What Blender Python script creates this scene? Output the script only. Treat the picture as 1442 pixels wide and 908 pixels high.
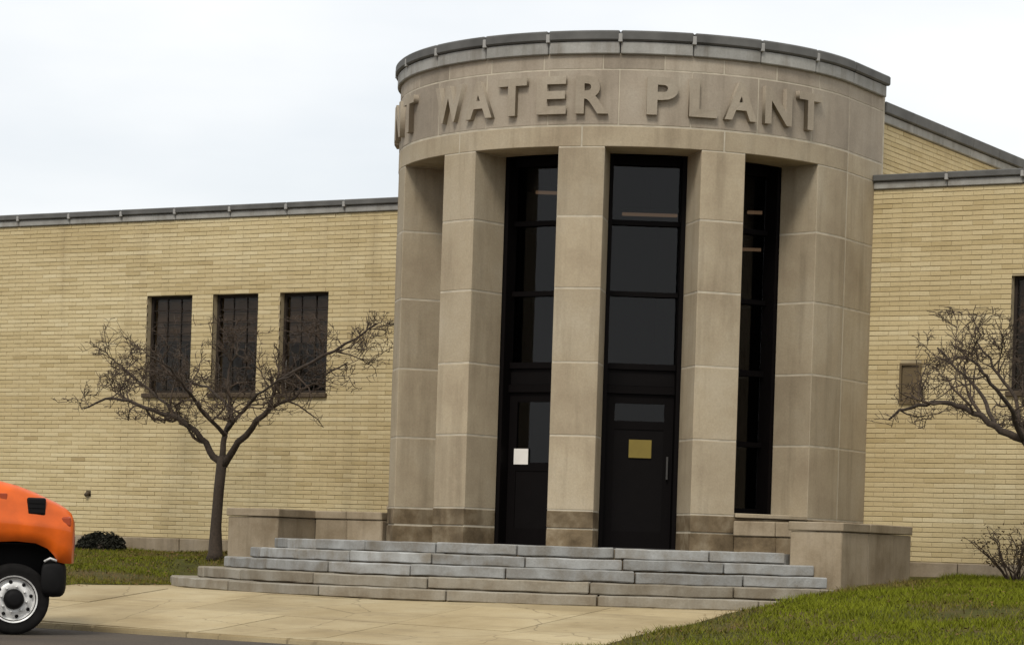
import bpy, bmesh, math, random
import numpy as np
from mathutils import Matrix, Vector
random.seed(7); rng = np.random.default_rng(11)
R_ = math.radians
for o in list(bpy.data.objects): bpy.data.objects.remove(o, do_unlink=True)
scene = bpy.context.scene
COL = scene.collection

# ------------------------------------------------------------------ camera
cam_d = bpy.data.cameras.new('camera'); cam = bpy.data.objects.new('camera', cam_d); COL.objects.link(cam)
cam_d.sensor_width = 36.0; cam_d.lens = 3760.38/1442*36.0; cam_d.shift_y = 318.39/1442
cam_d.clip_start = 0.5; cam_d.clip_end = 3000
CAMP = Vector((17.745, -33.396, 0.0)); YAW = R_(30.301); ROLL = R_(1.821)
cam.matrix_world = Matrix.Translation(CAMP) @ Matrix.Rotation(YAW, 4, 'Z') @ Matrix.Rotation(math.pi/2, 4, 'X') @ Matrix.Rotation(ROLL, 4, 'Z')
scene.camera = cam
# ------------------------------------------------------------------ sky
SUN_EL, SUN_AZ = R_(50), R_(14)          # azimuth measured from -Y (towards the street) to +X
world = bpy.data.worlds.new('World'); scene.world = world; world.use_nodes = True
nt = world.node_tree; nt.nodes.clear()
sky = nt.nodes.new('ShaderNodeTexSky'); sky.sky_type = 'NISHITA'; sky.sun_disc = False
sky.sun_elevation = SUN_EL; sky.sun_rotation = math.pi - SUN_AZ; sky.dust_density = 3.0
tc = nt.nodes.new('ShaderNodeTexCoord'); mp = nt.nodes.new('ShaderNodeMapping'); mp.inputs['Scale'].default_value = (1.6, 1.6, 5.0)
nz = nt.nodes.new('ShaderNodeTexNoise'); nz.inputs['Scale'].default_value = 2.4; nz.inputs['Detail'].default_value = 5; nz.inputs['Roughness'].default_value = .5
rp = nt.nodes.new('ShaderNodeValToRGB'); rp.color_ramp.elements[0].position = .30; rp.color_ramp.elements[0].color = (.70,)*3+(1,)
rp.color_ramp.elements[1].position = .62; rp.color_ramp.elements[1].color = (.985,)*3+(1,)
mx = nt.nodes.new('ShaderNodeMix'); mx.data_type = 'RGBA'; mx.inputs['B'].default_value = (7.6, 7.75, 7.85, 1)
bg = nt.nodes.new('ShaderNodeBackground'); bg.inputs['Strength'].default_value = 0.1
wo = nt.nodes.new('ShaderNodeOutputWorld')
L = nt.links.new
L(tc.outputs['Generated'], mp.inputs['Vector']); L(mp.outputs[0], nz.inputs['Vector']); L(nz.outputs['Fac'], rp.inputs[0])
L(rp.outputs[0], mx.inputs['Factor']); L(sky.outputs[0], mx.inputs['A']); L(mx.outputs['Result'], bg.inputs['Color']); L(bg.outputs[0], wo.inputs[0])
# ------------------------------------------------------------------ sun behind cloud
sd = bpy.data.lights.new('sun', 'SUN'); sd.energy = 1.6; sd.angle = R_(16); sd.color = (1, .95, .86)
so = bpy.data.objects.new('sun', sd); COL.objects.link(so)
dv = Vector((math.sin(SUN_AZ)*math.cos(SUN_EL), -math.cos(SUN_AZ)*math.cos(SUN_EL), math.sin(SUN_EL)))
so.rotation_euler = dv.to_track_quat('Z', 'Y').to_euler(); so.location = dv*60
vs = scene.view_settings; vs.view_transform = 'Standard'; vs.look = 'None'; vs.exposure = 0.42; vs.gamma = 1.0; vs.use_curve_mapping = False
scene.render.resolution_x = 1024; scene.render.resolution_y = 644

# ================================================================== materials
def new_mat(name):
    m = bpy.data.materials.new(name); m.use_nodes = True; n = m.node_tree; n.nodes.clear()
    out = n.nodes.new('ShaderNodeOutputMaterial'); b = n.nodes.new('ShaderNodeBsdfPrincipled'); n.links.new(b.outputs[0], out.inputs[0])
    return m, n, b
def pos(n, scale):
    g = n.nodes.new('ShaderNodeNewGeometry'); m = n.nodes.new('ShaderNodeMapping'); m.inputs['Scale'].default_value = scale
    n.links.new(g.outputs['Position'], m.inputs['Vector']); return m.outputs[0]
def noise(n, vec, scale, detail=4, rough=.55):
    t = n.nodes.new('ShaderNodeTexNoise'); t.inputs['Scale'].default_value = scale; t.inputs['Detail'].default_value = detail; t.inputs['Roughness'].default_value = rough
    n.links.new(vec, t.inputs['Vector']); return t.outputs['Fac']
def ramp(n, fac, stops):
    r = n.nodes.new('ShaderNodeValToRGB'); e = r.color_ramp.elements
    while len(e) < len(stops): e.new(.5)
    for k, (p, c) in enumerate(stops):
        e[k].position = p; e[k].color = (tuple(c)+(1,)) if not isinstance(c, (int, float)) else (c, c, c, 1)
    n.links.new(fac, r.inputs[0]); return r.outputs[0]
def mixc(n, fac, a, b, mode='MIX'):
    m = n.nodes.new('ShaderNodeMix'); m.data_type = 'RGBA'; m.blend_type = mode
    for s, v in (('Factor', fac), ('A', a), ('B', b)):
        if hasattr(v, 'links') or isinstance(v, bpy.types.NodeSocket): n.links.new(v, m.inputs[s])
        elif isinstance(v, (int, float)): m.inputs[s].default_value = v if s == 'Factor' else (v, v, v, 1)
        else: m.inputs[s].default_value = tuple(v)+(1,)
    return m.outputs['Result']
def bump(n, b, h, strength, dist=.01):
    x = n.nodes.new('ShaderNodeBump'); x.inputs['Strength'].default_value = strength; x.inputs['Distance'].default_value = dist
    n.links.new(h, x.inputs['Height']); n.links.new(x.outputs[0], b.inputs['Normal'])
def objrand(n):
    return n.nodes.new('ShaderNodeObjectInfo').outputs['Random']
def stone(name, c1, c2, c3, streak=.35, rnd=.25, rough=.85, bmp=.4, blotch=1.1, streakcol=(.12, .09, .055)):
    m, n, b = new_mat(name)
    p1 = pos(n, (1, 1, 1)); ps = pos(n, (5, 5, .45))
    base = ramp(n, noise(n, p1, blotch, 5, .6), [(.3, c1), (.5, c2), (.72, c3)])
    fine = noise(n, p1, 38, 4, .7)
    col = mixc(n, .35, base, ramp(n, fine, [(.3, .55), (.7, 1.0)]), 'MULTIPLY')
    st = ramp(n, noise(n, ps, 1.0, 5, .62), [(.5, 0.0), (.74, streak)])
    col = mixc(n, st, col, streakcol)
    if rnd:
        col = mixc(n, 1.0, col, ramp(n, objrand(n), [(0, 1-rnd), (1, 1.0)]), 'MULTIPLY')
    n.links.new(col, b.inputs['Base Color']); b.inputs['Roughness'].default_value = rough; b.inputs['Specular IOR Level'].default_value = .25
    bump(n, b, fine, bmp, .006)
    return m
def plain(name, col, rough=.5, metal=0, spec=.5, var=.15, vs=6.0):
    m, n, b = new_mat(name)
    f = noise(n, pos(n, (1, 1, 1)), vs, 4)
    c = mixc(n, 1.0, col, ramp(n, f, [(.3, 1-var), (.7, 1.0)]), 'MULTIPLY')
    n.links.new(c, b.inputs['Base Color']); b.inputs['Roughness'].default_value = rough; b.inputs['Metallic'].default_value = metal; b.inputs['Specular IOR Level'].default_value = spec
    return m
M = {}
M['stone'] = stone('limestone', (.35, .28, .19), (.43, .355, .245), (.48, .41, .30), streak=.36, rnd=.2)
M['frieze'] = stone('frieze_limestone', (.31, .26, .20), (.39, .33, .255), (.44, .385, .305), streak=.34, rnd=.2)
M['base_stone'] = stone('weathered_base_stone', (.08, .056, .03), (.185, .135, .078), (.35, .285, .19), streak=.6, rnd=.2, blotch=3.0)
M['wall_stone'] = stone('low_wall_stone', (.23, .175, .11), (.33, .265, .18), (.40, .33, .24), streak=.5, rnd=.18, blotch=1.8)
M['mortar'] = plain('pale_mortar', (.51, .45, .345), .95, var=.3)
M['letter'] = stone('letter_stone', (.30, .25, .19), (.365, .31, .235), (.40, .35, .275), streak=.2, rnd=.1)
M['coping'] = stone('coping_stone', (.27, .26, .235), (.36, .35, .32), (.44, .43, .40), streak=.5, rnd=.25, blotch=2.5)
M['cap'] = plain('dark_weathered_metal', (.125, .122, .114), .7, .0, .3, .45, 2.5)
M['joint'] = plain('pale_joint_cover', (.33, .32, .30), .7, .0, .3)
M['step'] = stone('step_stone', (.23, .205, .165), (.33, .325, .305), (.43, .435, .42), streak=.42, rnd=.28, blotch=3.2, streakcol=(.19, .155, .11), bmp=.8)
M['step_low'] = stone('lower_step_stone', (.22, .18, .125), (.30, .265, .205), (.37, .345, .29), streak=.35, rnd=.25, blotch=2.2, streakcol=(.13, .095, .055), bmp=.6)
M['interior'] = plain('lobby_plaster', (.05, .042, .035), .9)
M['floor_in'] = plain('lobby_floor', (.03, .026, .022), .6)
M['frame'] = plain('black_bronze_frame', (.0045, .0035, .0035), .6, 0, .06)
M['door'] = plain('dark_door_panel', (.006, .005, .005), .55, 0, .06)
M['winframe'] = plain('dark_steel_window', (.028, .021, .016), .7, 0, .2)
M['sill'] = plain('brown_window_sill', (.075, .05, .026), .8, var=.4)
M['vent'] = plain('brown_metal_vent', (.15, .105, .048), .7, var=.4, vs=4)
M['bark'] = plain('bark', (.056, .039, .026), .95, var=.55, vs=30)
M['twig'] = plain('twig_bark', (.082, .056, .037), .95, var=.5, vs=12)
M['steel'] = plain('door_handle_steel', (.10, .095, .09), .5, 1)
M['paper'] = plain('white_paper', (.78, .75, .70), .8, var=.08)
M['yellow'] = plain('yellow_card', (.20, .145, .018), .6, var=.15)
M['soil'] = plain('soil', (.06, .043, .026), 1, var=.4, vs=5)
M['blind'] = plain('brown_blind', (.105, .078, .057), .9, var=.3)
M['roof'] = plain('roof_gravel', (.16, .15, .14), 1)

def brick_mat():
    m, n, b = new_mat('buff_brick')
    a = n.nodes.new('ShaderNodeAttribute'); a.attribute_name = 'tone'
    base = ramp(n, a.outputs['Fac'], [(0, (.40, .305, .155)), (.25, (.52, .415, .22)), (.6, (.61, .50, .285)), (1, (.68, .58, .36))])
    big = noise(n, pos(n, (.35, .35, .8)), 1.0, 4)
    base = mixc(n, 1.0, base, ramp(n, big, [(.3, (.86, .83, .78)), (.65, (1, 1, 1))]), 'MULTIPLY')
    stn = ramp(n, noise(n, pos(n, (2.6, 2.6, .16)), 1.0, 5, .6), [(.52, 0.0), (.75, .30)]); base = mixc(n, stn, base, (.24, .18, .10))
    f = noise(n, pos(n, (1, 1, 1)), 55, 3, .7)
    c = mixc(n, .4, base, ramp(n, f, [(.3, .6), (.7, 1.0)]), 'MULTIPLY')
    n.links.new(c, b.inputs['Base Color']); b.inputs['Roughness'].default_value = .85; b.inputs['Specular IOR Level'].default_value = .25
    bump(n, b, f, .4, .004); return m
M['brick'] = brick_mat()
M['brick_mortar'] = plain('brick_mortar', (.46, .375, .23), .95, var=.35, vs=3)

def glass_mat(name, tint, ior=1.33):
    m = bpy.data.materials.new(name); m.use_nodes = True; n = m.node_tree; n.nodes.clear()
    out = n.nodes.new('ShaderNodeOutputMaterial'); mixs = n.nodes.new('ShaderNodeMixShader'); fr = n.nodes.new('ShaderNodeFresnel'); fr.inputs['IOR'].default_value = ior
    t = n.nodes.new('ShaderNodeBsdfTransparent'); t.inputs['Color'].default_value = (*tint, 1); g = n.nodes.new('ShaderNodeBsdfGlossy'); g.inputs['Roughness'].default_value = .03
    wob = noise(n, pos(n, (1, 1, 1)), 1.7, 2); bm = n.nodes.new('ShaderNodeBump'); bm.inputs['Strength'].default_value = .08; bm.inputs['Distance'].default_value = .02
    n.links.new(wob, bm.inputs['Height']); n.links.new(bm.outputs[0], g.inputs['Normal'])
    n.links.new(fr.outputs[0], mixs.inputs[0]); n.links.new(t.outputs[0], mixs.inputs[1]); n.links.new(g.outputs[0], mixs.inputs[2]); n.links.new(mixs.outputs[0], out.inputs[0])
    return m
M['glass'] = glass_mat('lobby_glass', (.42, .42, .43), 1.36)
M['winglass'] = glass_mat('wing_window_glass', (.85, .80, .74), 1.26)

def ground_mat(name, kind):
    m, n, b = new_mat(name); p = pos(n, (1, 1, 1))
    if kind == 'walk':
        c = ramp(n, noise(n, p, .8, 5, .6), [(.3, (.33, .255, .14)), (.5, (.42, .335, .195)), (.72, (.48, .40, .25))])
        f = noise(n, p, 60, 3, .7); c = mixc(n, .4, c, ramp(n, f, [(.3, .65), (.7, 1.0)]), 'MULTIPLY')
        st = ramp(n, noise(n, pos(n, (.5, 2.2, 1)), 1.4, 5, .65), [(.52, 0.0), (.74, .5)]); c = mixc(n, st, c, (.20, .155, .095))
        vo = n.nodes.new('ShaderNodeTexVoronoi'); vo.feature = 'DISTANCE_TO_EDGE'; vo.inputs['Scale'].default_value = .55; wv = mixc(n, .16, p, noise(n, p, 3.0, 4), 'ADD'); n.links.new(wv, vo.inputs['Vector'])
        cr = ramp(n, vo.outputs['Distance'], [(0.0, .55), (.007, 0.0)]); c = mixc(n, cr, c, (.10, .075, .045))
        sp_ = ramp(n, noise(n, p, 5.5, 2, .5), [(.66, 0.0), (.72, .35)]); c = mixc(n, sp_, c, (.19, .145, .09))
        c = mixc(n, 1.0, c, ramp(n, objrand(n), [(0, .84), (1, 1.0)]), 'MULTIPLY'); bump(n, b, f, .35, .006); r = .9
    elif kind == 'road':
        f = noise(n, p, 45, 4, .7); c = ramp(n, f, [(.3, (.045, .038, .032)), (.7, (.105, .09, .075))])
        c = mixc(n, ramp(n, noise(n, p, .7, 4), [(.4, 0.0), (.7, .5)]), c, (.12, .098, .073)); bump(n, b, f, .6, .008); r = .92
    else:
        f = noise(n, p, 9, 5, .7)
        g = n.nodes.new('ShaderNodeNewGeometry'); sx = n.nodes.new('ShaderNodeSeparateXYZ'); n.links.new(g.outputs['Position'], sx.inputs[0])
        c = ramp(n, f, [(.3, (.040, .034, .014)), (.55, (.065, .066, .015)), (.75, (.085, .09, .02))])
        br = ramp(n, noise(n, p, .9, 4), [(.46, 0.0), (.62, .75)]); c = mixc(n, br, c, (.105, .073, .036)); bump(n, b, f, .8, .03); r = 1
    n.links.new(c, b.inputs['Base Color']); b.inputs['Roughness'].default_value = r; b.inputs['Specular IOR Level'].default_value = .15
    return m
M['walk'] = ground_mat('walkway_concrete', 'walk'); M['road'] = ground_mat('asphalt', 'road'); M['lawn'] = ground_mat('turf', 'lawn')
def blade_mat():
    m, n, b = new_mat('grass_blades'); a = n.nodes.new('ShaderNodeAttribute'); a.attribute_name = 'tone'
    c = ramp(n, a.outputs['Fac'], [(0, (.17, .12, .05)), (.3, (.125, .115, .019)), (.55, (.125, .142, .011)), (1, (.19, .205, .017))])
    n.links.new(c, b.inputs['Base Color']); b.inputs['Roughness'].default_value = .8; b.inputs['Specular IOR Level'].default_value = .05
    return m
M['blade'] = blade_mat()

# ================================================================== helpers
def link(o, parent=None):
    COL.objects.link(o)
    if parent is not None:
        o.parent = parent; o.matrix_parent_inverse = WORLD_INV.get(parent.name, Matrix.Identity(4))
    return o
WORLD_INV = {}
def thing(name, loc, label, cat, group=None, rotz=0.0, local=False):
    o = bpy.data.objects.new(name, None); COL.objects.link(o); o.empty_display_size = .2
    o.location = loc; o.rotation_euler = (0, 0, rotz); o['label'] = label; o['category'] = cat
    if group: o['group'] = group
    WORLD_INV[o.name] = Matrix.Identity(4) if local else (Matrix.Translation(loc) @ Matrix.Rotation(rotz, 4, 'Z')).inverted()
    return o
def tag(o, label, cat, group=None):
    o['label'] = label; o['category'] = cat
    if group: o['group'] = group
    return o
def mesh_obj(name, verts, faces, mat, parent=None, smooth=False, tone=None):
    me = bpy.data.meshes.new(name); me.from_pydata([tuple(v) for v in verts], [], faces); me.validate(); me.update()
    if mat is not None: me.materials.append(M[mat] if isinstance(mat, str) else mat)
    if smooth:
        for p in me.polygons: p.use_smooth = True
    if tone is not None:
        at = me.attributes.new('tone', 'FLOAT', 'FACE'); at.data.foreach_set('value', tone)
    return link(bpy.data.objects.new(name, me), parent)
def bm_obj(name, bm, mat, parent=None, smooth=False):
    me = bpy.data.meshes.new(name); bmesh.ops.recalc_face_normals(bm, faces=bm.faces); bm.to_mesh(me); bm.free()
    me.materials.append(M[mat] if isinstance(mat, str) else mat)
    if smooth:
        for p in me.polygons: p.use_smooth = True
    return link(bpy.data.objects.new(name, me), parent)
def add_box(bm, x0, x1, y0, y1, z0, z1, mat4=None):
    vs_ = [bm.verts.new((x, y, z)) for x in (x0, x1) for y in (y0, y1) for z in (z0, z1)]
    for f in ((0, 1, 3, 2), (4, 6, 7, 5), (0, 4, 5, 1), (2, 3, 7, 6), (0, 2, 6, 4), (1, 5, 7, 3)): bm.faces.new([vs_[i] for i in f])
    if mat4 is not None:
        for v in vs_: v.co = mat4 @ v.co
    return vs_
def box(name, b, mat, parent=None, bev=0.0, mat4=None, seg=1, jit=0.0):
    bm = bmesh.new(); add_box(bm, *b, mat4=mat4)
    if bev: bmesh.ops.bevel(bm, geom=list(bm.edges), offset=bev, segments=seg, profile=.5, affect='EDGES')
    if jit:
        for v in bm.verts: v.co += Vector((random.uniform(-jit, jit), random.uniform(-jit, jit), random.uniform(-jit, jit)))
    return bm_obj(name, bm, mat, parent)
def wedge_bm(bm, t0, t1, r0, r1, z0, z1, step=R_(2.2)):
    n = max(1, int(math.ceil((t1-t0)/step))); rings = []
    for k in range(n+1):
        t = t0+(t1-t0)*k/n; s_, c_ = math.sin(t), -math.cos(t)
        rings.append([bm.verts.new((r*s_, r*c_, z)) for r, z in ((r0, z0), (r1, z0), (r1, z1), (r0, z1))])
    for k in range(n):
        a, b = rings[k], rings[k+1]
        for i in range(4): bm.faces.new((a[i], a[(i+1) % 4], b[(i+1) % 4], b[i]))
    bm.faces.new(rings[0][::-1]); bm.faces.new(rings[-1])
def wedge(name, t0, t1, r0, r1, z0, z1, mat, parent=None, bev=.008, step=R_(2.2)):
    bm = bmesh.new(); wedge_bm(bm, t0, t1, r0, r1, z0, z1, step)
    if bev:
        bmesh.ops.recalc_face_normals(bm, faces=bm.faces)
        es = [e for e in bm.edges if len(e.link_faces) == 2 and e.calc_face_angle(0) > .6]
        bmesh.ops.bevel(bm, geom=es, offset=bev, segments=1, affect='EDGES')
    return bm_obj(name, bm, mat, parent)
def tube_data(pts, rads, sides=6, cap=True):
    V, F = [], []; P = [Vector(p) for p in pts]; n = len(P); ref = Vector((.31, .17, .94)).normalized()
    for i in range(n):
        d = (P[min(i+1, n-1)]-P[max(i-1, 0)]).normalized()
        u = d.cross(ref)
        if u.length < .15: u = d.cross(Vector((1, 0, 0)))
        u.normalize(); w = d.cross(u)
        for k in range(sides):
            a = 2*math.pi*k/sides; V.append(P[i]+(u*math.cos(a)+w*math.sin(a))*rads[i])
    for i in range(n-1):
        for k in range(sides):
            F.append((i*sides+k, i*sides+(k+1) % sides, (i+1)*sides+(k+1) % sides, (i+1)*sides+k))
    if cap: F.append(tuple(range(sides))[::-1]); F.append(tuple((n-1)*sides+k for k in range(sides)))
    return V, F
def tube(name, pts, rads, mat, parent=None, sides=8):
    if isinstance(rads, (int, float)): rads = [rads]*len(pts)
    V, F = tube_data(pts, rads, sides); return mesh_obj(name, V, F, mat, parent, True)
def loft(name, rings, mat, parent=None, closed=True, caps=True, smooth=True):
    V = [v for r in rings for v in r]; m = len(rings[0]); F = []
    for i in range(len(rings)-1):
        for k in range(m if closed else m-1): F.append((i*m+k, i*m+(k+1) % m, (i+1)*m+(k+1) % m, (i+1)*m+k))
    if caps and closed: F.append(tuple(range(m))[::-1]); F.append(tuple((len(rings)-1)*m+k for k in range(m)))
    return mesh_obj(name, V, F, mat, parent, smooth)

# ================================================================== ground
def kerb_y(x): return -9.85-.15*x
def walk_z(x, y):
    t = min(1, max(0, (-6.2-y)/3.5)); return -.645-.375*t
def lawn_z(x, y):
    pts = [(999, -.2), (.93, -.2), (-2.9, -.36), (-4.6, -.46), (-6.2, -.615), (-9.6, -.985), (-11.5, -1.06), (-999, -1.06)]
    for (a, za), (b, zb) in zip(pts, pts[1:]):
        if a >= y >= b: z = za+(zb-za)*(a-y)/(a-b); break
    z += .015*math.sin(1.7*x+.6*y)+.012*math.sin(2.9*y-1.1*x)
    if x < 0:                                         # the left lawn runs down to the walk without a bank
        k = min(1, max(0, (-x-4.8)/2.2)); k = max(k*k*(3-2*k), min(1, max(0, (y+3.2)/1.7))); z = z*k+(walk_z(x, y)+.02)*(1-k)
    if x > 4.8: z += .03*min(1, (x-4.8)/1.5)
    return z
XW = 4.8
xs = sorted(set([-90, -60, -40, -30, -24, -20, -17]+[round(-15+.4*i, 3) for i in range(75)]+[-4.95, -XW, -XW+.02, XW-.02, XW, 4.95, 5.1, 17, 20, 24, 30, 40, 60, 90]))
ts = [0, .02, .05, .08, .12, .16, .2, .25, .3, .35, .4, .45, .5, .55, .6, .65, .7, .75, .8, .85, .9, .95, 1, 1.2, 1.6, 2.5, 5]
V, F = [], []
for x in xs:
    ky = kerb_y(x)
    for t in ts:
        y = ky+(1.2-ky)*t
        inside = abs(x) < XW-.01 and y < -2.9
        z = walk_z(x, y)-.16 if inside else lawn_z(x, y)
        V.append((x, y, z))
nt_ = len(ts)
for i in range(len(xs)-1):
    for j in range(nt_-1): F.append((i*nt_+j, (i+1)*nt_+j, (i+1)*nt_+j+1, i*nt_+j+1))
lawn = mesh_obj('lawn', V, F, 'lawn', None, True); lawn['kind'] = 'structure'
ground = mesh_obj('ground', [(-900, -900, -1.5), (900, -900, -1.5), (900, 900, -1.5), (-900, 900, -1.5)], [(0, 1, 2, 3)], 'soil'); ground['kind'] = 'structure'
V = []; xr = [-120, -60, -30, -15, -8, -4, 0, 4, 8, 15, 30, 60, 120]
for x in xr: V += [(x, kerb_y(x)-.15, -1.078), (x, kerb_y(x)-2.5, -1.085), (x, -60, -1.12)]
F = []
for i in range(len(xr)-1):
    for j in range(2): F.append((i*3+j, i*3+j+1, (i+1)*3+j+1, (i+1)*3+j))
road = mesh_obj('road', V, F, 'road'); road['kind'] = 'structure'
kerb = mesh_obj('kerb', [], [], None); kerb['kind'] = 'structure'
a_k = math.atan(-.15)
for i in range(-9, 10):
    x0 = i*1.5; x1 = x0+1.49
    q = []
    for (x, e) in ((x0, 0), (x1, 0)):
        q += [(x, kerb_y(x)-.16), (x, kerb_y(x)+.0)]
    bm = bmesh.new(); zt = -1.015+random.uniform(-.004, .004)
    vb = [bm.verts.new((p[0], p[1], -1.3)) for p in (q[0], q[2], q[3], q[1])]; vt = [bm.verts.new((p[0], p[1], zt)) for p in (q[0], q[2], q[3], q[1])]
    bm.faces.new(vb[::-1]); bm.faces.new(vt)
    for k in range(4): bm.faces.new((vb[k], vb[(k+1) % 4], vt[(k+1) % 4], vt[k]))
    bmesh.ops.bevel(bm, geom=[e for e in bm.edges if e.verts[0].co.z > -1.1 and e.verts[1].co.z > -1.1], offset=.02, segments=2, affect='EDGES')
    bm_obj('kerb_stone', bm, 'walk', kerb)
walk = mesh_obj('walkway', [(-XW+.03, -9.0, -1.25), (XW-.03, -9.0, -1.25), (XW-.03, -3.0, -.85), (-XW+.03, -3.0, -.85)], [(0, 1, 2, 3)], 'soil'); walk['kind'] = 'structure'
ny, nx = 4, 6
for i in range(nx):
    for j in range(ny):
        x0 = -XW+2*XW*i/nx; x1 = -XW+2*XW*(i+1)/nx-.012
        t0, t1 = j/ny, (j+1)/ny
        n = 4; bm = bmesh.new(); top = []; bot = []
        for k in range(n+1):
            row = []
            for x in (x0, x1):
                ya = kerb_y(x)+.012; yb = -3.0; t = t0+(t1-t0)*k/n; y = ya+(yb-ya)*t-(.012 if k == n else 0)
                row.append((x, y, walk_z(x, y)))
            top.append([bm.verts.new(p) for p in row]); bot.append([bm.verts.new((p[0], p[1], p[2]-.12)) for p in row])
        for k in range(n):
            bm.faces.new((top[k][0], top[k][1], top[k+1][1], top[k+1][0])); bm.faces.new((top[k][0], top[k+1][0], bot[k+1][0], bot[k][0])); bm.faces.new((top[k][1], bot[k][1], bot[k+1][1], top[k+1][1]))
        bm.faces.new((top[0][0], bot[0][0], bot[0][1], top[0][1])); bm.faces.new((top[n][0], top[n][1], bot[n][1], bot[n][0]))
        dz = random.uniform(-.004, .004)
        for v in bm.verts: v.co.z += dz
        bm_obj('slab', bm, 'walk', walk)

# ================================================================== the building
RT = 3.3; DEL = R_(32.711); OM = R_(10.989); Y0 = .93; RD = .62
Z_HEAD, Z_COP, Z_TOP, Z_LAND = 5.233, 6.42, 6.722, .05
G = .009                                             # half a mortar joint
bld = thing('water_plant_building', (0, Y0, -.2), 'buff brick water plant with a curved limestone entrance tower between low wings', 'building')
# ---- entrance tower: mortar core, then the stone blocks
bm = bmesh.new()
PIERS = []
for k in (-1.5, -.5, .5, 1.5):
    PIERS.append((k*DEL-(DEL/2-OM), k*DEL+(DEL/2-OM)))
PIERS = [(-math.pi/2, -2*DEL-OM)]+PIERS+[(2*DEL+OM, math.pi/2)]
e = .004
for (a, b) in PIERS:
    da = e/RT if a > -1.57 else 0; db = e/RT if b < 1.57 else 0
    wedge_bm(bm, a+da, b-db, RT-RD+e, RT-e, -.6, Z_HEAD+.01)
wedge_bm(bm, -math.pi/2, math.pi/2, RT-RD+e, RT-e, Z_HEAD+e, Z_COP+.02)
for s in (-1, 1):
    x0, x1 = sorted((s*(RT-RD+e), s*(RT-e))); add_box(bm, x0, x1, 0.0, Y0+.3, -.6, Z_COP+.02)
tower = bm_obj('entrance_tower', bm, 'mortar', bld)
tower['label'] = 'curved limestone entrance tower with tall openings between stone piers'
COURSES = [Z_LAND-.0, .285, .52, 1.49, 2.44, 3.40, 4.33, Z_HEAD]
for i, (a, b) in enumerate(PIERS):
    end_ = i in (0, len(PIERS)-1)
    for c, (z0, z1) in enumerate(zip(COURSES, COURSES[1:])):
        mt = 'base_stone' if z1 < .55 else 'stone'
        out = RT+(.012 if z1 < .55 else 0)+random.uniform(-.002, .002)
        wedge('stone_block', a+(G/RT if end_ and not i else 0), b-(G/RT if end_ and i else 0), RT-RD, out, z0+(G if c else -.3), z1-G if c < len(COURSES)-2 else z1-G, mt, tower, step=R_(1.8))
for s in (-1, 1):                                     # straight ends running back to the wings
    for c, (z0, z1) in enumerate(zip(COURSES, COURSES[1:])):
        mt = 'base_stone' if z1 < .55 else 'stone'; x0, x1 = sorted((s*(RT-RD), s*RT))
        box('stone_block', (x0, x1, G, Y0+.25, z0+(G if c else -.3), z1-G), mt, tower, .008)
def arc_blocks(n, z0, z1, r1, mat, off=0.0, name='stone_block', r0=RT-RD, g=G, bev=.008):
    w = math.pi/n; edges = [-math.pi/2]+[-math.pi/2+w*(k+off) for k in range(1 if off < .5 else 0, n+1) if -math.pi/2+.03 < -math.pi/2+w*(k+off) < math.pi/2-.03]+[math.pi/2]
    for a, b in zip(edges, edges[1:]):
        wedge(name, a+g/r1, b-g/r1, r0, r1+random.uniform(-.002, .002), z0, z1, mat, tower, bev)
    for s in (-1, 1):
        x0, x1 = sorted((s*r0, s*r1)); box(name, (x0, x1, g, Y0+.25, z0, z1), mat, tower, bev)
# architrave joints sit over the middle of every pier
ed = [-math.pi/2]+[k*DEL for k in (-1.5, -.5, .5, 1.5)]+[math.pi/2]
for a, b in zip(ed, ed[1:]): wedge('stone_block', a+G/RT, b-G/RT, RT-RD, RT+.001, Z_HEAD, 5.505-G, 'stone', tower)
for s in (-1, 1):
    x0, x1 = sorted((s*(RT-RD), s*RT)); box('stone_block', (x0, x1, G, Y0+.25, Z_HEAD, 5.505-G), 'stone', tower, .008)
arc_blocks(11, 5.505+G, 6.235-G, RT, 'frieze', 0, g=.004)
arc_blocks(13, 6.235, Z_COP, RT, 'frieze', 0, g=.004)
# coping: pale stone below, dark metal cap above, pale joint covers
NC = 11; w = math.pi/NC
for k in range(NC):
    a, b = -math.pi/2+k*w, -math.pi/2+(k+1)*w
    wedge('coping_stone', a+.002, b-.002, RT-RD, RT+.05, Z_COP+.003, 6.585, 'coping', tower, .012)
    wedge('coping_cap', a+.001, b-.001, RT-RD-.03, RT+.085, 6.588, Z_TOP, 'cap', tower, .02)
    if k: wedge('joint_cover', a-.008, a+.008, RT-.2, RT+.0875, 6.57, Z_TOP-.045, 'joint', tower, .006)
for s in (-1, 1):
    x0, x1 = sorted((s*(RT-RD), s*(RT+.05))); box('coping_stone', (x0, x1, .006, Y0+.22, Z_COP+.003, 6.585), 'coping', tower, .012)
    x0, x1 = sorted((s*(RT-RD-.03), s*(RT+.085))); box('coping_cap', (x0, x1, .006, Y0+.28, 6.588, Z_TOP), 'cap', tower, .02)
# roof of the tower and of the hall behind
bm = bmesh.new(); ring = [bm.verts.new((2.7*math.sin(R_(t)), -2.7*math.cos(R_(t)), 6.30)) for t in range(-90, 91, 10)]+[bm.verts.new((2.7, Y0+.9, 6.30)), bm.verts.new((-2.7, Y0+.9, 6.30))]
bm.faces.new(ring); bm_obj('tower_roof', bm, 'roof', bld)
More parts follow.
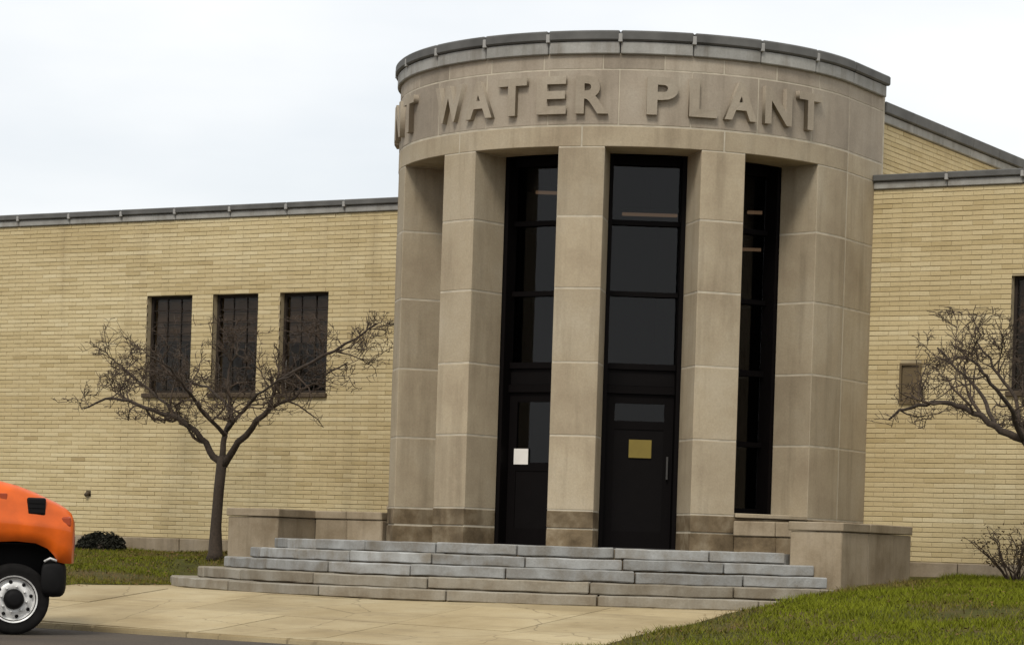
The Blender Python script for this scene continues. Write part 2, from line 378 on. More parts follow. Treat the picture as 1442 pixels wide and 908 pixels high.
# ---- raised letters
LET = [('F', -72.2), ('L', -62.6), ('I', -55.4), ('N', -48.8), ('T', -38.6), ('W', -19.4), ('A', -9.6), ('T', -.4), ('E', 9.3), ('R', 18.6), ('P', 34.2), ('L', 43.4), ('A', 52.4), ('N', 62.2), ('T', 71.8)]
LW = {'W': .56, 'A': .46, 'I': .11, 'N': .43, 'T': .43, 'L': .37, 'F': .36, 'E': .40, 'R': .42, 'P': .40}
for ch, deg in LET:
    cu = bpy.data.curves.new('letter', 'FONT'); cu.body = ch; cu.size = 1; cu.extrude = .05; cu.offset = .034; cu.resolution_u = 4
    ob = bpy.data.objects.new('letter_src', cu); COL.objects.link(ob)
    bpy.context.view_layer.update(); me = bpy.data.meshes.new_from_object(ob.evaluated_get(bpy.context.evaluated_depsgraph_get()))
    bpy.data.objects.remove(ob, do_unlink=True)
    co = np.array([v.co[:] for v in me.vertices]); lo, hi = co.min(0), co.max(0)
    sx, sz = LW[ch]/(hi[0]-lo[0]), .49/(hi[1]-lo[1]); t = R_(deg)
    for v in me.vertices:
        lx = (v.co.x-(lo[0]+hi[0])/2)*sx; lz = (v.co.y-lo[1])*sz+5.645; d = (v.co.z-lo[2])/(hi[2]-lo[2])
        th = t+lx/RT; r = RT-.012+.085*d; v.co = (r*math.sin(th), -r*math.cos(th), lz)
    me.name = 'letter'; me.materials.clear(); me.materials.append(M['letter']); me.flip_normals() if False else None
    o = link(bpy.data.objects.new('letter', me), tower); o['label'] = 'raised stone letter %s on the curved frieze' % ch
# ---- glazing in the five openings
RG = RT-RD                                            # front of the black frame
def frame_mat4(t): return Matrix.Rotation(t, 4, 'Z') @ Matrix.Translation((0, -RG, 0))   # local: x along the opening, y inwards
HW = RG*math.sin(OM)-.004
def opening(t, kind, lite=1.16):
    m4 = frame_mat4(t); ya = RG*(1-math.cos(OM))+.004; yb = ya+.30
    z0 = Z_LAND if kind == 'door' else .56
    bars = [(5.12, 5.232), (4.325, 4.39), (3.385, 3.45), (2.42, 2.50)]
    g = thing_part('glazed_opening', m4, None)
    bm = bmesh.new()
    jw = .05
    add_box(bm, -HW, -HW+jw, ya, yb, z0, 5.232, m4); add_box(bm, HW-jw, HW, ya, yb, z0, 5.232, m4)
    for a, b in bars: add_box(bm, -HW+jw+.002, HW-jw-.002, ya+.16, yb, a, b-.002, m4)
    if kind == 'door': add_box(bm, -HW+jw+.002, HW-jw-.002, ya+.15, yb, 2.10, 2.20, m4)
    else:
        add_box(bm, -HW+jw+.002, HW-jw-.002, ya+.16, yb, 1.47, 1.535, m4); add_box(bm, -HW+jw+.002, HW-jw-.002, ya+.16, yb, .562, .64, m4)
    bm_obj('frame', bm, 'frame', g)
    rows = [(4.39, 5.12), (3.45, 4.325), (2.50, 3.385)]
    if kind == 'window': rows += [(1.535, 2.42), (.64, 1.47)]
    for a, b in rows: box('pane', (-HW+jw, HW-jw, ya+.235, ya+.243, a-.005, b+.003), 'glass', g, 0, m4)
    if kind == 'door':
        box('spandrel_panel', (-HW+jw+.002, HW-jw-.002, ya+.2, ya+.26, 2.202, 2.418), 'door', g, .004, m4)
        d = thing_part('entrance_door', m4, None); dw = HW-jw-.006
        bm = bmesh.new(); y1, y2 = ya+.19, ya+.245
        add_box(bm, -dw, -dw+.12, y1, y2, z0+.012, 2.095, m4); add_box(bm, dw-.12, dw, y1, y2, z0+.012, 2.095, m4)
        add_box(bm, -dw+.1205, dw-.1205, y1, y2, 1.97, 2.095, m4); add_box(bm, -dw+.1205, dw-.1205, y1, y2, lite-.11, lite, m4); add_box(bm, -dw+.1205, dw-.1205, y1, y2, z0+.012, .28, m4)
        bm_obj('door_frame', bm, 'frame', d)
        box('door_glass', (-dw+.118, dw-.118, y1+.02, y1+.028, lite-.002, 1.972), 'glass', d, 0, m4)
        box('door_panel', (-dw+.118, dw-.118, y1+.012, y1+.04, .278, lite-.108), 'door', d, 0, m4)
        bm = bmesh.new(); hx = dw-.07
        add_box(bm, hx-.012, hx+.012, y1-.05, y1-.03, .98, 1.28, m4); add_box(bm, hx-.01, hx+.01, y1-.031, y1, .99, 1.02, m4); add_box(bm, hx-.01, hx+.01, y1-.031, y1, 1.24, 1.27, m4)
        bm_obj('handle', bm, 'steel', d)
        box('threshold', (-HW+.002, HW-.002, ya-.02, yb, Z_LAND+.001, Z_LAND+.011), 'steel', g, 0, m4)
    else:
        wedge('sill_stone', t-OM+.004, t+OM-.004, RG+.02, RT+.02, .50, .557, 'stone', g, .008)
        wedge('sill_stone', t-OM+.004, t+OM-.004, RG+.03, RT-.02, -.3, .497, 'base_stone', g, .008)
    return ya
def thing_part(name, m4, parent):
    me = bpy.data.meshes.new(name); o = bpy.data.objects.new(name, me); COL.objects.link(o); o.parent = bld; o.matrix_parent_inverse = WORLD_INV[bld.name]
    return o
# parts that only gather sub-parts need no mesh of their own: their frame is the mesh (see fold below)
for k in (-2, -1, 0, 1, 2): YA = opening(k*DEL, 'window' if abs(k) == 2 else 'door', 1.74 if k == 1 else 1.16)
def fold(part, child):                                # give the gathering part its child's mesh
    part.data = child.data; bpy.data.objects.remove(child, do_unlink=True)
for p in [o for o in bld.children if o.name.startswith(('glazed_opening', 'entrance_door'))]:
    for c in list(p.children):
        if c.name.startswith(('frame', 'door_frame')): fold(p, c); break
# notices on the doors
def notice(k, x, z, w, h, mat, name, label, cat):
    m4 = frame_mat4(k*DEL); box_o = box(name, (x-w/2, x+w/2, YA+.182, YA+.187, z-h/2, z+h/2), mat, None, 0, m4); tag(box_o, label, cat); return box_o
notice(0, -.25, 1.24, .22, .21, 'paper', 'paper_notice', 'small white paper notice taped to the left visible dark door', 'notice')
notice(1, .02, 1.375, .30, .24, 'yellow', 'door_sign', 'dull yellow card sign on the middle dark entrance door', 'sign')
# lobby interior
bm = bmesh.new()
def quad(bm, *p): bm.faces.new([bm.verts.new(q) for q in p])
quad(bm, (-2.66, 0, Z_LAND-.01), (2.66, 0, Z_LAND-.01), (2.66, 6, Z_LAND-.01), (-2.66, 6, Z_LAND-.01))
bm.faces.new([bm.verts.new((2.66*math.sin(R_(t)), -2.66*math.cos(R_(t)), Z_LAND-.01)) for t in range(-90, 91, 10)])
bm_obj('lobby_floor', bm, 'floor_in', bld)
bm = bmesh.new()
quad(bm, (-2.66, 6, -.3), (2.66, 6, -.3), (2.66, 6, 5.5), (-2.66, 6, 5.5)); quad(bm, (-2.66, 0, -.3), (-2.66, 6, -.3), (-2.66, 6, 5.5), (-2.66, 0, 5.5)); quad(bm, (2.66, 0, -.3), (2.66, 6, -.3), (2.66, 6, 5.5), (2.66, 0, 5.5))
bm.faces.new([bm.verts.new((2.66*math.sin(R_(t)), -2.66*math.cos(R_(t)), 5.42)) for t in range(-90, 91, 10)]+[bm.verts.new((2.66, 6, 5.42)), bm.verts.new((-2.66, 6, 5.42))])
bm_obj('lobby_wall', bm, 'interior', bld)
ml, nl, bl = new_mat('lamp_glow'); bl.inputs['Emission Color'].default_value = (1, .62, .34, 1); bl.inputs['Emission Strength'].default_value = .32; bl.inputs['Base Color'].default_value = (.4, .3, .2, 1)
cY, sY, cR, sR = math.cos(YAW), math.sin(YAW), math.cos(ROLL), math.sin(ROLL)
def spot(px, py, dep):                                # a point on the sight line of a place in the photograph, dep metres away
    X, Y = px-721, py-454-318.39; a, b = cR*X+sR*Y, -sR*X+cR*Y
    rt = a/3760.38; return CAMP+dep*Vector((cY*rt-sY, sY*rt+cY, -b/3760.38))
for px, py, dep, ln, lab in ((915, 303, 38.5, .8, 'dim warm strip lamp behind the top pane of the middle door bay'), (775, 272, 38.0, .42, 'dim warm strip lamp behind the top pane over the white notice'), (1072, 300, 38.2, .4, 'dim warm strip lamp behind the right hand tall window'), (1066, 352, 40.5, .5, 'lower faint strip lamp behind the right hand tall window')):
    c0 = spot(px, py, dep); t = thing('ceiling_lamp', c0, lab, 'lamp', 'strip lamps inside the lobby', YAW, True)
    box('lamp_tube', (-ln/2, ln/2, -.03, .03, -.02, .025), ml, t, .012, seg=2); box('lamp_housing', (-ln/2-.03, ln/2+.03, -.06, .06, .032, .08), 'frame', t, .006)
    tube('hanger', [(0, 0, .08), (0, 0, 5.41-c0.z)], .008, 'frame', t, 5)

# ---- brick walls
BL, BH, BJ = .292, .0665, .0095
def brick_layout(u0, u1, z0, z1, holes, seed):
    r = random.Random(seed); out = []; nrow = int((z1-z0)/BH); row_t = 0
    h = (z1-z0)/nrow
    for k in range(nrow):
        za, zb = z0+k*h+BJ*.62, z0+(k+1)*h-BJ*.38
        row_t = .65*row_t+.35*r.uniform(-1, 1)
        spans = [(u0, u1)]
        for (a, b, c, d) in holes:
            if zb > c+.01 and za < d-.01:
                ns = []
                for s0, s1 in spans:
                    if b <= s0 or a >= s1: ns.append((s0, s1)); continue
                    if a > s0: ns.append((s0, a))
                    if b < s1: ns.append((b, s1))
                spans = ns
        off = (k % 2)*BL/2; patch = r.gauss(0, .10)
        for s0, s1 in spans:
            i = math.floor((s0-u0-off)/BL)
            while True:
                a = u0+off+i*BL; b = a+BL-.0045; i += 1
                if a >= s1: break
                a2, b2 = max(a, s0), min(b, s1)
                if b2-a2 < .02: continue
                if r.random() < .22: patch = r.gauss(0, .10)
                out.append((a2, b2, za, zb, min(1, max(0, .58+.22*row_t+patch+r.gauss(0, .085)-(.3 if r.random() < .02 else 0)))))
    return out
def bricks_mesh(name, lay, m4, parent, depth=.03):
    n = len(lay); A = np.array(lay); r = rng
    prou = r.uniform(-.0025, .0025, n)
    V = np.zeros((n, 8, 3)); c = .0035
    for i, (u, z, f) in enumerate(((0, 2, 0), (1, 2, 0), (1, 3, 0), (0, 3, 0), (0, 2, 1), (1, 2, 1), (1, 3, 1), (0, 3, 1))):
        V[:, i, 0] = A[:, u]+(c if (not f and u == 0) else (-c if not f else 0)); V[:, i, 2] = A[:, z]+(c if (not f and z == 2) else (-c if not f else 0)); V[:, i, 1] = prou if not f else depth
        if f == 1: pass
    # outer shoulder ring so that the face edges are chamfered
    W = V[:, 4:, :].copy(); W[:, :, 1] = (prou+c)[:, None]
    V = np.concatenate([V[:, :4], W, V[:, 4:]], axis=1)          # 12 verts
    fq = [(0, 1, 2, 3)]+[(4+i, 4+(i+1) % 4, (i+1) % 4, i) for i in range(4)]+[(8+i, 8+(i+1) % 4, 4+(i+1) % 4, 4+i) for i in range(4)]
    faces = (np.array(fq)[None]+12*np.arange(n)[:, None, None]).reshape(-1, 4)
    co = V.reshape(-1, 3); M4 = np.array(m4); co = co@M4[:3, :3].T+M4[:3, 3]
    return mesh_obj(name, co, faces.tolist(), 'brick', parent, tone=np.repeat(A[:, 4], 9))
WIN_L = [(-9.31, -8.40, 2.33, 3.90), (-7.985, -7.10, 2.33, 3.90), (-6.68, -5.76, 2.33, 3.90)]
WIN_R = [(5.33, 6.24, 2.33, 3.88), (6.66, 7.56, 2.33, 3.88), (7.98, 8.88, 2.33, 3.88)]
VENT = (3.77, 4.08, 2.155, 2.715); OUTLET = (-10.45, -10.35, .64, .73)
WT = 5.112; XL, XR = -17.5, 13.0; YB = 11.0
def wing(x0, x1, holes, lab):
    # mortar wall around the holes, built as non overlapping strips
    bm = bmesh.new(); xs_ = sorted(set([x0, x1]+[v for h in holes for v in h[:2]])); yf, yb_ = Y0+.008, Y0+.32
    for a, b in zip(xs_, xs_[1:]):
        hs = sorted([h for h in holes if h[0] <= a+1e-6 and h[1] >= b-1e-6], key=lambda h: h[2]); z = -.6
        for h in hs: add_box(bm, a, b, yf, yb_, z, h[2]); z = h[3]
        add_box(bm, a, b, yf, yb_, z, WT)
    o = bm_obj('brick_wing', bm, 'brick_mortar', bld); o['label'] = lab; return o
wl = wing(XL, -RT+.02, WIN_L+[OUTLET], 'long low buff brick wing with three windows left of the tower')
wr = wing(RT-.02, XR, WIN_R+[VENT], 'low buff brick wing with a brown plaque right of the tower')
I4 = Matrix.Translation((0, Y0, 0))
layL = brick_layout(XL, -RT+.01, 0.0, WT-.002, WIN_L+[OUTLET], 3); layR = brick_layout(RT-.01, XR, 0.0, WT-.002, WIN_R+[VENT], 5)
ob = bricks_mesh('brick_courses', layL, I4, wl); ob['kind'] = 'stuff'
# the 300 bricks nearest the camera on the right wing are single pieces
full = [b for b in layR if b[1]-b[0] > .27 and 3.6 < b[0] < 6.0 and b[2] > .1]
full.sort(key=lambda b: (abs((b[0]+b[1])/2-4.35)+.9*abs((b[2]+b[3])/2-1.3))); pick = set(full[:300]); rest = [b for b in layR if b not in pick]
ob = bricks_mesh('brick_courses', rest, I4, wr); ob['kind'] = 'stuff'
variants = []
for i in range(14):
    t = (i+.5)/14; w_ = BL-.0045; hh = (layR[0][3]-layR[0][2])
    q = bricks_mesh('brick', [(0, w_, 0, hh, t)], Matrix.Identity(4), None); variants.append(q.data); bpy.data.objects.remove(q, do_unlink=True)
for b in sorted(pick, key=lambda b: (b[2], b[0])):
    o = bpy.data.objects.new('brick', variants[min(13, int(b[4]*14))]); link(o, wr); o.matrix_parent_inverse = Matrix.Identity(4) @ WORLD_INV[bld.name].inverted() @ WORLD_INV[bld.name]
    o.location = (b[0], Y0+.0, b[2])
# base course and coping of the wings
def strip(x0, x1, seg, y0, y1, z0, z1, name, mat, parent, bev=.01, g=.006):
    n = max(1, round((x1-x0)/seg)); w_ = (x1-x0)/n
    for k in range(n): box(name, (x0+k*w_+g, x0+(k+1)*w_-g, y0+random.uniform(-.002, .002), y1, z0, z1), mat, parent, bev)
    return [x0+k*w_ for k in range(1, n)]
strip(XL, -RT-.02, 1.3, Y0-.045, Y0+.006, -.5, -.006, 'base_stone', 'wall_stone', wl)
strip(RT+.02, XR, 1.3, Y0-.045, Y0+.006, -.5, -.006, 'base_stone', 'wall_stone', wr)
for (a, b, par) in ((XL, -RT-.0, wl), (RT+.0, XR, wr)):
    strip(a, b, 1.12, Y0-.035, Y0+.34, WT+.003, 5.215, 'coping_stone', 'coping', par, .01, .004)
    js = strip(a, b, 1.12, Y0-.075, Y0+.38, 5.218, 5.312, 'coping_cap', 'cap', par, .014, .001)
    for x in js: box('joint_cover', (x-.026, x+.026, Y0-.0775, Y0+.30, 5.20, 5.285), 'joint', par, .006)
    bm = bmesh.new(); add_box(bm, a+(.0 if a > 0 else 0), b, Y0+.385, YB, 4.9, 5.05); add_box(bm, a, b, YB-.3, YB-.001, -.6, 4.898)
    xe = a if a < 0 else b; x0, x1 = sorted((xe, xe+(.3 if a < 0 else -.3))); add_box(bm, x0, x1, Y0+.325, YB-.302, -.6, 4.898); bm_obj('wing_shell', bm, 'brick_mortar', par)
    quadb = bmesh.new(); quad(quadb, (a, Y0+.3, -.05), (b, Y0+.3, -.05), (b, YB, -.05), (a, YB, -.05)); bm_obj('wing_floor', quadb, 'floor_in', par)
# wing windows: steel frame, bars, 24 panes, sill
def wing_window(x0, x1, z0, z1, lab):
    yf = Y0+.12; w_, h_ = x1-x0, z1-z0
    bm = bmesh.new(); fw = .045
    add_box(bm, x0+.001, x0+fw, yf, yf+.07, z0, z1); add_box(bm, x1-fw, x1-.001, yf, yf+.07, z0, z1); add_box(bm, x0+fw+.0005, x1-fw-.0005, yf, yf+.07, z0, z0+fw); add_box(bm, x0+fw+.0005, x1-fw-.0005, yf, yf+.07, z1-fw, z1-.001)
    o = bm_obj('window', bm, 'winframe', bld); o['label'] = lab
    nx_, nz_ = 3, 8; pw, ph = (w_-2*fw)/nx_, (h_-2*fw)/nz_
    for i in range(1, nx_): box('muntin', (x0+fw+i*pw-.007, x0+fw+i*pw+.007, yf+.018, yf+.05, z0+fw, z1-fw), 'winframe', o)
    for j in range(1, nz_): box('muntin', (x0+fw+.001, x1-fw-.001, yf+.022, yf+.046, z0+fw+j*ph-.007, z0+fw+j*ph+.007), 'winframe', o)
    for i in range(nx_):
        for j in range(nz_):
            p = box('pane', (x0+fw+i*pw+.004, x0+fw+(i+1)*pw-.004, yf+.030, yf+.035, z0+fw+j*ph+.004, z0+fw+(j+1)*ph-.004), 'winglass', o)
    box('sill', (x0-.03, x1+.03, Y0-.05, yf-.002, z0-.075, z0-.004), 'sill', o, .008)
    zb_ = z0+h_*random.uniform(.38, .55); nb = int((z1-.06-zb_)/.19)
    for k in range(nb+1): box('blind', (x0+.05, x1-.05, yf+.10+.006*(k % 2), yf+.112+.006*(k % 2), max(zb_, z1-.06-(k+1)*.19), z1-.06-k*.19-.02), 'blind', o)
for h, t in zip(WIN_L, ('left', 'middle', 'right')): wing_window(*h, '%s one of the three dark windows behind the bare tree' % t)
wing_window(*WIN_R[0], 'dark window at the right edge of the picture')
for h in WIN_R[1:]: wing_window(*h, 'dark window further along the right wing')
x0, x1, z0, z1 = VENT; bm = bmesh.new()
# plain plaque on the right wing, small outlet on the left wing
for b in ((x0, x0+.03, z0, z1), (x1-.03, x1, z0, z1), (x0+.0305, x1-.0305, z0, z0+.03), (x0+.0305, x1-.0305, z1-.03, z1)): add_box(bm, b[0], b[1], Y0-.03, Y0+.05, b[2], b[3])
add_box(bm, x0+.031, x1-.031, Y0+.052, Y0+.06, z0+.0, z1)
vent = bm_obj('wall_plaque', bm, 'vent', bld); vent['label'] = 'plain brown plaque on the right wing wall'
box('plate', (x0+.031, x1-.031, Y0+.0, Y0+.05, z0+.031, z1-.031), 'vent', vent, .004)
for cx_ in (x0+.05, x1-.05):
    for cz_ in (z0+.05, z1-.05): tube('screw', [(cx_, Y0+.002, cz_), (cx_, Y0-.006, cz_)], .007, 'sill', vent, 8)
x0, x1, z0, z1 = OUTLET; xc, zc = (x0+x1)/2, (z0+z1)/2
tube('drain_spout', [(xc, Y0+.1, zc+.005), (xc, Y0-.03, zc), (xc, Y0-.07, zc-.03)], [.036, .036, .03], 'sill', bld, 10)
# hall behind the tower: side walls in brick rising over the wings
HT = 6.10; YH = 16.0; XH = RT-.06
bm = bmesh.new()
for s in (-1, 1):
    x0, x1 = sorted((s*(XH-.3), s*(XH-.008))); add_box(bm, x0, x1, Y0+.26, YH, 4.0, HT)
add_box(bm, -XH+.31, XH-.31, YH-.3, YH, -.6, HT); add_box(bm, -XH+.31, XH-.31, Y0+.9, YH-.31, 5.7, 5.85)
hall = bm_obj('hall_wall', bm, 'brick_mortar', bld); hall['label'] = 'taller brick hall rising behind the right wing'
lay = brick_layout(Y0+.27, YH, 5.06, HT-.002, [], 9)
ob = bricks_mesh('brick_courses', lay, Matrix.Translation((XH, 0, 0)) @ Matrix.Rotation(math.pi/2, 4, 'Z'), hall); ob['kind'] = 'stuff'
ob = bricks_mesh('brick_courses', lay, Matrix.Translation((-XH, Y0+.27+YH, 0)) @ Matrix.Rotation(-math.pi/2, 4, 'Z'), hall); ob['kind'] = 'stuff'
for s in (-1, 1):
    n = 13; w_ = (YH-Y0-.3)/n
    for k in range(n):
        ya, yb = Y0+.3+k*w_+.004, Y0+.3+(k+1)*w_-.004
        x0, x1 = sorted((s*(XH-.32), s*(XH+.04))); box('coping_stone', (x0, x1, ya, yb, HT+.003, 6.225), 'coping', hall, .01)
        x0, x1 = sorted((s*(XH-.36), s*(XH+.085))); box('coping_cap', (x0, x1, ya, yb, 6.228, 6.385), 'cap', hall, .014)

# ================================================================== entrance steps
STEP_R = [4.87, 5.20, 5.56, 5.93, 6.30]; STEP_Z = [.05, -.09, -.23, -.375, -.52]; YBK = -2.9
steps = thing('entrance_steps', (0, -6.3, -.645), 'flight of five curved grey stone steps below the tower doors', 'steps')
bm = bmesh.new()
for i, (r, z) in enumerate(zip(STEP_R, STEP_Z)):
    tm = math.acos(-YBK/r)-.004; n = 40; xe_ = (9, 4.30, 4.58, 4.82, 9)[i]; te = min(tm, math.asin(xe_/r)-.02) if xe_ < r else tm
    ring = [(r*math.sin(-tm+(tm+te)*k/n)*.985, -r*math.cos(-tm+(tm+te)*k/n)+.06) for k in range(n+1)]
    zt = z-.02; zb_ = (STEP_Z[i+1]-.02 if i < 4 else -.8)
    vt = [bm.verts.new((x, y, zt)) for x, y in ring]; vb = [bm.verts.new((x, y, zb_-.0)) for x, y in ring]
    bm.faces.new(vt)
    for k in range(n): bm.faces.new((vb[k], vb[k+1], vt[k+1], vt[k]))
core = bm_obj('step_core', bm, 'base_stone', steps)
for i, (r, z) in enumerate(zip(STEP_R, STEP_Z)):
    tm = math.acos(-YBK/r)-.006; te = min(tm, math.asin((9, 4.30, 4.58, 4.82, 9)[i]/r) if (9, 4.30, 4.58, 4.82, 9)[i] < r else tm); seg = 8 if i < 3 else 7; offs = random.uniform(-.25, .25)
    ed = [-tm]+[-tm+2*tm*(k+offs*.6+random.uniform(-.1, .1))/seg for k in range(1, seg)]; ed = [a_ for a_ in ed if a_ < te-.08]+[te]
    drop = (z-(STEP_Z[i+1] if i < 4 else -.66))
    bmn = bmesh.new(); wedge_bm(bmn, -tm, te-.01, r-.30, r-.07, z-drop+.0, z-.03); row = bm_obj('step', bmn, 'base_stone', steps)
    for a, b in zip(ed, ed[1:]):
        o = wedge('step_stone', a+.0018, b-.0018, r-.5, r, z-drop+.010, z, 'step' if i < 3 else 'step_low', row, .012, R_(1.5))
        dz, dr = random.uniform(-.006, .006), random.uniform(-.012, .004); am = (a+b)/2
        for v in o.data.vertices:
            k_ = dr+random.uniform(-.005, .003); v.co += Vector((math.sin(am)*k_, -math.cos(am)*k_, dz+.003*math.sin(9*v.co.x+3*v.co.z)+random.uniform(-.004, .002)))
# landing paving
V = [(0, 0)]; land = bmesh.new(); tm = math.acos(2.9/4.84); n = 30
ring = [land.verts.new((min(1, 4.5/4.84+.07*(abs(k-n/2)/(n/2))**6)*4.84*math.sin(-tm+2*tm*k/n), -min(1, 4.5/4.84+.07*(abs(k-n/2)/(n/2))**6)*4.84*math.cos(-tm+2*tm*k/n), .044)) for k in range(n+1)]+[land.verts.new((3.90, -2.0, .044)), land.verts.new((2.6, .2, .044)), land.verts.new((-2.6, .2, .044)), land.verts.new((-3.85, -2.0, .044)), land.verts.new((-3.85, YBK+.01, .044))]
fc = land.faces.new(ring); ex = bmesh.ops.extrude_face_region(land, geom=[fc])
for v in ex['geom']:
    if isinstance(v, bmesh.types.BMVert): v.co.z = -.75
bm_obj('landing', land, 'step', steps)

# ================================================================== low stone walls beside the steps
def low_wall(s, lab):
    t = thing('low_stone_wall', (s*4.28, -1.9, -.4), lab, 'wall', 'low stone walls ending the steps')
    xa, xb = (3.92, 4.64) if s > 0 else (3.86, 4.74)
    def sb(n_, x0, x1, y0, y1, z0, z1, mat='wall_stone', bev=.012):
        a, b = sorted((s*x0, s*x1)); return box(n_, (a, b, y0, y1, z0, z1), mat, t, bev, jit=.002)
    yend = -.62 if s > 0 else .86
    ys_ = [YBK, -2.05, yend] if s > 0 else [YBK, -1.7, -.5, yend]
    for y0, y1 in zip(ys_, ys_[1:]):
        sb('stone_block', xa+.01, xb-.01, y0+.006, y1-.006, -.8, .335); sb('cap_stone', xa-.012, xb+.012, y0-.02 if y0 == YBK else y0+.005, y1-.005, .343, .455)
    # return wall between pier and block
    for x0, x1 in ((2.72, 3.32), (3.32, xa-.0)):
        sb('stone_block', x0+.002, x1-.002, -2.0, -1.72, .02, .255 if s > 0 else .335, 'base_stone' if s > 0 else 'wall_stone'); sb('cap_stone', x0+.002, x1-.002, -2.02, -1.70, .261 if s > 0 else .343, .455)
    a, b = sorted((s*2.9, s*(xa-.005))); box('planter_fill', (a, b, -1.69, Y0-.06, -.6, .30), 'soil', t, 0)
    return t
low_wall(1, 'low grey stone wall block at the right end of the steps beside the lawn')
low_wall(-1, 'low stone wall block at the left end of the steps behind the bare tree')

# ================================================================== trees
def grow(seed, base, trunk_pts, trunk_r, limbs, label, crown, twigs_n):
    r = random.Random(seed); t = thing('bare_tree', base, label, 'tree', 'bare trees in front of the wings')
    V, F = tube_data(trunk_pts, trunk_r, 10)
    for v in V: v += Vector((r.uniform(-.008, .008), r.uniform(-.008, .008), 0))
    mesh_obj('trunk', V, F, 'bark', t, True)
    TV, TF = [], []
    def add(V, F):
        o = len(TV); TV.extend(V); TF.extend([tuple(i+o for i in f) for f in F])
    def twig(p, d, ln, rad, lev):
        n = 5 if lev < 2 else (4 if lev == 2 else 3); pts = [p.copy()]; d = d.normalized(); q = p.copy()
        bend = Vector((r.uniform(-1, 1), r.uniform(-1, 1), r.uniform(-.2, .6)))
        for k in range(n):
            d = (d+bend*(.22)+Vector((r.uniform(-1, 1), r.uniform(-1, 1), r.uniform(-1, 1)))*.46).normalized()
            if q.z < crown[1]: d.z = max(d.z, .15)
            if q.z > crown[2]: d.z = min(d.z, .05)
            if q.y > Y0-.4: d.y = min(d.y, -.1)
            q = q+d*ln/n; pts.append(q.copy())
        rads = [max(.0046-.0016*k/n*(lev > 2), rad*(1-.72*k/n))*(1+r.uniform(-.12, .2)) for k in range(n+1)]
        add(*tube_data(pts, rads, 5 if lev == 1 else (4 if lev == 2 else 3), False))
        if lev < 4:
            m = {1: 6, 2: 4, 3: 2}[lev]
            for k in range(m):
                f = r.uniform(.25, 1.0); i = min(n-1, int(f*n)); pp = pts[i].lerp(pts[i+1], f*n-i)
                ax = (pts[i+1]-pts[i]).normalized(); side = ax.cross(Vector((r.uniform(-1, 1), r.uniform(-1, 1), r.uniform(-1, 1)))).normalized()
                nd = ax*.5+side*.9+Vector((0, 0, .22)); twig(pp, nd, ln*r.uniform(.38, .68), rads[i]*.6, lev+1)
    for pts, r0, r1, nb in limbs:
        P = [Vector(p) for p in pts]
        # smooth the limb
        S = []
        for i in range(len(P)-1):
            for k in range(4):
                u = k/4; p0, p1, p2, p3 = P[max(i-1, 0)], P[i], P[i+1], P[min(i+2, len(P)-1)]
                S.append(.5*((2*p1)+(p2-p0)*u+(2*p0-5*p1+4*p2-p3)*u*u+(3*p1-p0-3*p2+p3)*u**3))
        S.append(P[-1]); n = len(S)
        for k in range(1, n-1): S[k] += Vector((r.uniform(-1, 1), r.uniform(-1, 1), r.uniform(-1, 1)))*.022
        rr = [r0+(r1-r0)*(k/(n-1))**.8 for k in range(n)]
        Vb, Fb = tube_data(S, rr, 7); mesh_obj('branch', Vb, Fb, 'bark', t, True)
        for k in range(nb):
            f = r.uniform(.22, 1); i = min(n-2, int(f*(n-1))); ax = (S[i+1]-S[i]).normalized()
            side = ax.cross(Vector((r.uniform(-1, 1), r.uniform(-1, 1), r.uniform(-1, 1)))).normalized()
            twig(S[i].copy(), ax*.55+side*.85+Vector((0, 0, .30)), r.uniform(.45, .95)*twigs_n, rr[i]*.62, 1+(1 if r.random() < .35 else 0))
    tw = mesh_obj('twigs', TV, TF, 'twig', t, True); tw['kind'] = 'stuff'
    return t
def sp(px, py, y):                                    # point on a sight line at a given distance from the wall plane
    d = spot(px, py, 1)-CAMP; return CAMP+d*((y-CAMP.y)/d.y)
yt = -1.5; b0 = sp(303, 792, yt); b0.z = lawn_z(b0.x, yt)-.03
tp = [b0, b0+Vector((.0, 0, .10)), sp(304, 740, yt), sp(308, 690, yt), sp(313, 642, yt)]
lim = [([sp(311, 655, yt), sp(290, 625, yt-.05), sp(255, 592, yt-.2), sp(205, 575, yt-.3), sp(160, 560, yt-.5), sp(118, 575, yt-.55)], .062, .012, 13),
       ([sp(315, 655, yt), sp(345, 612, yt-.1), sp(378, 575, yt-.15), sp(395, 535, yt-.2), sp(440, 510, yt-.3), sp(500, 478, yt-.2), sp(530, 455, yt)], .06, .010, 13),
       ([sp(313, 650, yt), sp(318, 612, yt+.1), sp(325, 580, yt+.3), sp(320, 535, yt+.5), sp(335, 490, yt+.6)], .055, .012, 10),
       ([sp(318, 615, yt+.1), sp(290, 585, yt-.3), sp(262, 545, yt-.8), sp(235, 515, yt-1.2), sp(205, 500, yt-1.4)], .036, .010, 10),
       ([sp(320, 605, yt+.1), sp(345, 575, yt-.4), sp(370, 550, yt-1.0), sp(415, 525, yt-1.5)], .034, .010, 9),
       ([sp(325, 580, yt+.3), sp(300, 550, yt+.8), sp(262, 535, yt+1.2), sp(220, 520, yt+1.4)], .030, .010, 8),
       ([sp(255, 592, yt-.2), sp(225, 560, yt+.2), sp(185, 530, yt+.3), sp(160, 505, yt+.3)], .030, .009, 9),
       ([sp(378, 575, yt-.15), sp(415, 560, yt+.3), sp(455, 530, yt+.7), sp(490, 510, yt+.8)], .030, .009, 8)]
grow(21, b0, tp, [.16, .115, .085, .08, .082], lim, 'bare spreading small tree in front of the three left windows', (0, 1.75, 3.3), .80)
yt = -1.6; b1 = sp(1478, 835, yt); b1.z = lawn_z(b1.x, yt)-.03
